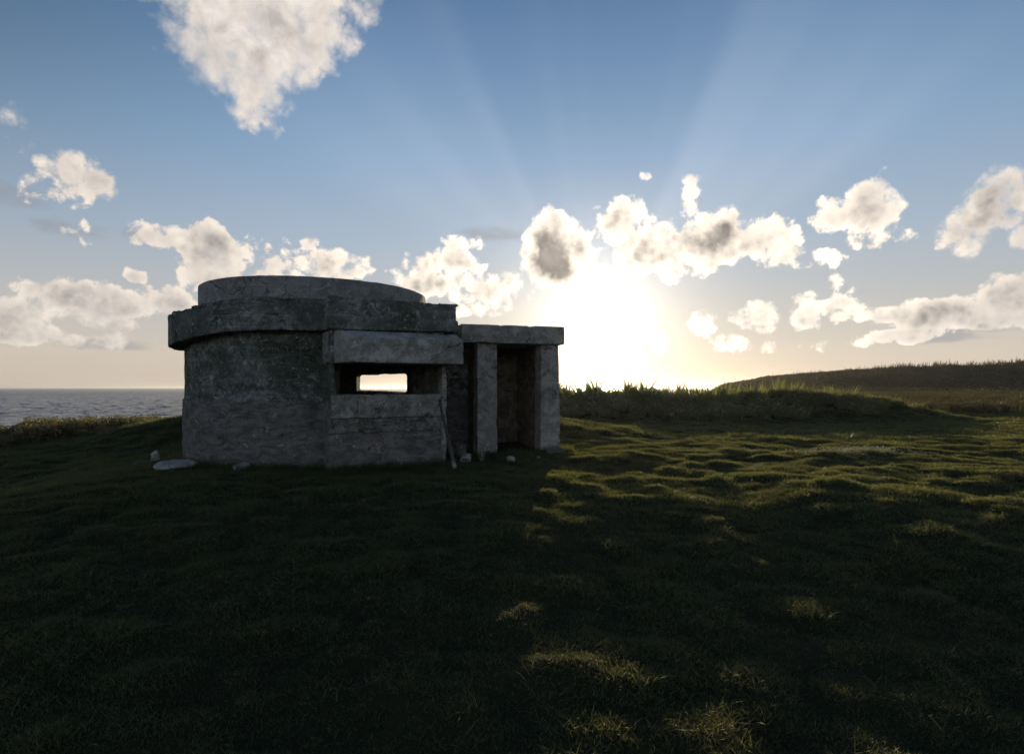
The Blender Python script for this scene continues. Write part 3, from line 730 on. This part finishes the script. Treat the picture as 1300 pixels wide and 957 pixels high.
# clouds: (u, v, half width, half height, strength, turn in degrees)
CL = [(290, -28, 195, 85, 1.6, 0), (325, 42, 118, 88, 1.6, -10), (322, 112, 46, 58, 1.0, 0), (390, 20, 80, 60, 1.0, 0),
      (110, 222, 42, 30, .9, 10), (60, 235, 60, 26, .4, 0), (95, 290, 48, 16, .35, 0), (20, 235, 30, 24, .4, 0), (20, 160, 16, 22, .15, 0),
      (172, 350, 17, 14, .9, 0), (120, 388, 85, 34, 1.2, 8), (210, 385, 48, 30, 1.0, 0), (20, 410, 52, 32, 1.0, 0), (60, 428, 120, 14, .8, 0),
      (262, 315, 38, 42, 1.3, 0), (285, 352, 58, 32, 1.2, 0), (350, 330, 60, 24, .55, 0), (392, 310, 14, 14, .8, 0), (425, 338, 52, 28, 1.1, 0), (200, 300, 50, 14, .3, 0),
      (530, 352, 52, 30, 1.0, 0), (590, 335, 34, 38, 1.0, 0), (620, 368, 48, 26, .8, 0), (612, 396, 38, 10, .8, 0),
      (706, 318, 48, 52, 1.9, 0), (745, 330, 28, 24, .6, 0),
      (790, 278, 42, 30, 1.1, 0), (830, 320, 70, 36, 1.2, 10), (905, 305, 52, 44, 1.4, -20), (880, 255, 16, 26, .7, 0), (970, 302, 52, 34, 1.4, 0), (1010, 325, 60, 20, 1.0, 12), (1060, 272, 40, 22, .8, -15), (1110, 262, 40, 36, 1.2, 0), (1120, 300, 40, 16, .6, 0), (880, 225, 18, 9, .6, 0), (820, 224, 8, 6, .5, 0),
      (960, 402, 36, 22, 1.0, 0), (1020, 392, 30, 28, 1.1, 0), (1068, 388, 34, 28, 1.15, 0), (1062, 358, 18, 18, .7, 0), (1140, 396, 46, 13, .9, 0),
      (1275, 250, 56, 42, 1.5, -25), (1228, 292, 46, 32, 1.3, -20), (1300, 300, 24, 24, .9, 0), (1280, 380, 52, 38, 1.2, -8), (1200, 398, 80, 26, 1.2, 0), (1160, 422, 70, 11, .9, 0), (1260, 405, 90, 16, 1.0, 0),
      (888, 415, 22, 20, 1.0, 0), (920, 436, 38, 13, 1.1, 0), (836, 436, 18, 16, .7, 0), (975, 440, 26, 8, .6, 0), (1060, 436, 44, 8, .6, 0),
      (1450, 250, 120, 60, 1.0, 0), (1500, 400, 200, 30, 1.0, 0), (-180, 380, 160, 50, 1.0, 0), (-220, 150, 110, 60, .9, 0)]
warp = t.v('SCALE', t.v('SUBTRACT', t.noise(D, 9, 3, .6, 0, 1), (.5, .5, .5)), sc=1.3)
A2w = t.v('ADD', A2, warp)
mask = None
for (u, v, ru, rv, s, rot) in CL:
    a, e = ae(u, v); a1, _ = ae(u+ru, v); _, e1_ = ae(u, v-rv)
    ra, re = abs(a1-a)*1.08, abs(e1_-e)*1.08
    q = t.v('SUBTRACT', A2w, (a, e, 0))
    if rot:
        vr = t.node('ShaderNodeVectorRotate', rotation_type='Z_AXIS'); t.put(vr.inputs['Vector'], q); vr.inputs['Angle'].default_value = math.radians(rot); q = vr.outputs[0]
    q = t.v('MULTIPLY', q, (1/ra, 1/re, 0)); dd = t.v('DOT_PRODUCT', q, q)
    f = t.m('MULTIPLY_ADD', dd, -s*1.0, s*.9); f = t.m('MAXIMUM', f, -1.2)
    mask = f if mask is None else t.m('SMOOTH_MAX', mask, f, .18)
def puff(vec, d=7):
    n1 = t.noise(vec, 9, 3, .55, .1)
    n2 = t.noise(vec, 26, max(2, d-2), .68, .2)
    vo = t.node('ShaderNodeTexVoronoi', feature='F1'); vo.inputs['Scale'].default_value = 30; vo.inputs['Detail'].default_value = 1.6 if d > 4 else 0; vo.inputs['Roughness'].default_value = .6
    t.put(vo.inputs['Vector'], vec)
    r = t.m('ADD', t.m('MULTIPLY', t.m('SUBTRACT', n1, .5), 1.7), t.m('MULTIPLY', t.m('SUBTRACT', .45, vo.outputs[0]), .95))
    r = t.m('MULTIPLY_ADD', t.m('SUBTRACT', n2, .5), 2.5, r)
    return t.m('MULTIPLY', r, t.map(el, 14, 26, 1.0, .7))
CBIAS = .34
Sv = tuple(SUN)
tos = t.v('SUBTRACT', Sv, D)
tosn = t.v('NORMALIZE', tos)
pf = puff(D); pf2 = puff(t.v('ADD', D, t.v('SCALE', tosn, sc=.016)), 4)
dens = t.m('ADD', mask, pf)
dens = t.m('ADD', dens, CBIAS)
cover = t.map(dens, -.05, t.m('ADD', t.map(el, 12, 30, .38, .95), t.map(t.noise(D, 5, 2), .45, .65, 0, .5)))
thick = t.map(dens, .30, 1.95)
relief = t.m('SUBTRACT', pf, pf2)
cosang = t.v('DOT_PRODUCT', D, Sv)
nearsun = t.map(cosang, .80, .995)
lit = t.map(relief, -.9, .9, 0, 1, 'LINEAR')
tk = t.m('MULTIPLY_ADD', t.m('SUBTRACT', .5, lit), .75, thick, clamp=True)
high = t.map(el, 14, 30)
cvar = t.map(t.noise(t.v('ADD', D, (3.1, 0, 0)), 24, 5, .62, .3), .32, .68, .72, 1.38, 'LINEAR')
edge_c = t.mix(nearsun, (9.2, 8.2, 7.2), (14.5, 12.8, 10.8))
core_c = t.mix(nearsun, (3.3, 3.05, 3.0), (3.0, 2.65, 2.4))
core_c = t.mix(high, core_c, (6.6, 6.0, 5.6))
cc = t.mix(tk, edge_c, t.v('SCALE', core_c, sc=cvar))
# haze veil over the lowest clouds, thin streaks
low = t.map(el, 9, 0)
# clear sky: the Nishita sky with the paler, hazier tint of maritime air
streak = t.noise(t.v('MULTIPLY', D, (1, 1, 7)), 5, 4, .6, .4)
els = t.m('DIVIDE', el, 60., clamp=True)
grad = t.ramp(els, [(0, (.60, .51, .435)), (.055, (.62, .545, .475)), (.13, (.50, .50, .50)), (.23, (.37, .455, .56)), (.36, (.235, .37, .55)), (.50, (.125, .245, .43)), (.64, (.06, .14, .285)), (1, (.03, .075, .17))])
grad = t.v('SCALE', grad, sc=t.m('MULTIPLY', t.map(cosang, -.6, .3, 11.5, 8.6, 'LINEAR'), t.m('MULTIPLY_ADD', t.m('MULTIPLY', t.map(cosang, .90, .45, 0, 1), t.map(el, 6, 28)), -.62, 1.2)))  # sky behind the camera made brighter to lift the shaded walls
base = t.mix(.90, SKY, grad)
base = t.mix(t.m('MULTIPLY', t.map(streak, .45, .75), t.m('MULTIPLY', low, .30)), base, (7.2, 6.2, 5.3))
# rays fanning out from the sun through gaps in the clouds
sa, se = math.degrees(SUN_AZ), math.degrees(SUN_EL)
phi = t.m('ARCTAN2', t.m('SUBTRACT', el, se), t.m('SUBTRACT', az, sa))
cp = t.node('ShaderNodeCombineXYZ'); t.put(cp.inputs[0], phi); cp.inputs[1].default_value = 4.2
ray = t.map(t.noise(cp.outputs[0], 2.1, 2, .5), .42, .68)
rfall = t.m('MULTIPLY', t.map(cosang, .72, .97), t.map(el, 10, 20))
ray = t.m('MULTIPLY', ray, rfall)
base = t.mix(1.0, base, t.mix(ray, (0, 0, 0), (.95, .88, .80)), 'ADD')
# thin unlit wisps
wm = None
for (u, v, ru, rv) in ((10, 240, 70, 22), (92, 288, 52, 17), (195, 300, 45, 14), (836, 438, 30, 16), (1240, 412, 150, 12), (80, 436, 150, 10), (640, 300, 60, 12), (60, 372, 30, 10), (1180, 428, 90, 8)):
    a, e = ae(u, v); ra, re = abs(ae(u+ru, v)[0]-a), abs(ae(u, v-rv)[1]-e)
    q = t.v('MULTIPLY', t.v('SUBTRACT', A2w, (a, e, 0)), (1/ra, 1/re, 0)); f = t.m('SUBTRACT', 1.0, t.v('DOT_PRODUCT', q, q)); f = t.m('MAXIMUM', f, -1.5)
    wm = f if wm is None else t.m('MAXIMUM', wm, f)
wf = t.map(t.m('ADD', wm, t.m('MULTIPLY', t.m('SUBTRACT', t.noise(t.v('MULTIPLY', D, (1, 1, 2.2)), 12, 5, .62, .4), .5), 4.0)), -.1, 1.3, 0, .62)
base = t.mix(wf, base, (3.0, 3.15, 3.6))
col = t.mix(t.m('MULTIPLY', cover, t.m('MULTIPLY_ADD', low, -.35, 1.0)), base, cc)
# aureole around the sun
def lobe(k, c):
    return t.v('SCALE', c, sc=t.m('EXPONENT', t.m('MULTIPLY', t.m('SUBTRACT', 1.0, cosang), -k)))
gl = t.v('ADD', lobe(620, (16., 14.5, 12.)), lobe(110, (6.0, 5.3, 4.4)))
gl = t.v('ADD', gl, lobe(9, (.5, .45, .4)))
gl = t.v('SCALE', gl, sc=t.m('MULTIPLY_ADD', t.m('MULTIPLY', cover, tk), -.75, 1.0))
fin = t.mix(1.0, col, gl, 'ADD')
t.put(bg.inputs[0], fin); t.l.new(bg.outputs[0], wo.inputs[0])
world.cycles.sampling_method = 'MANUAL'; world.cycles.sample_map_resolution = 1024
#WORLD_END

scene.view_settings.view_transform = 'Standard'; scene.view_settings.look = 'None'
scene.view_settings.exposure = 0; scene.view_settings.gamma = 1; scene.view_settings.use_curve_mapping = False
scene.render.engine = 'CYCLES'
scene.cycles.max_bounces = 6; scene.cycles.volume_bounces = 0; scene.cycles.diffuse_bounces = 3; scene.cycles.transparent_max_bounces = 4
scene.cycles.use_denoising = True; scene.cycles.use_adaptive_sampling = True; scene.cycles.adaptive_threshold = .015
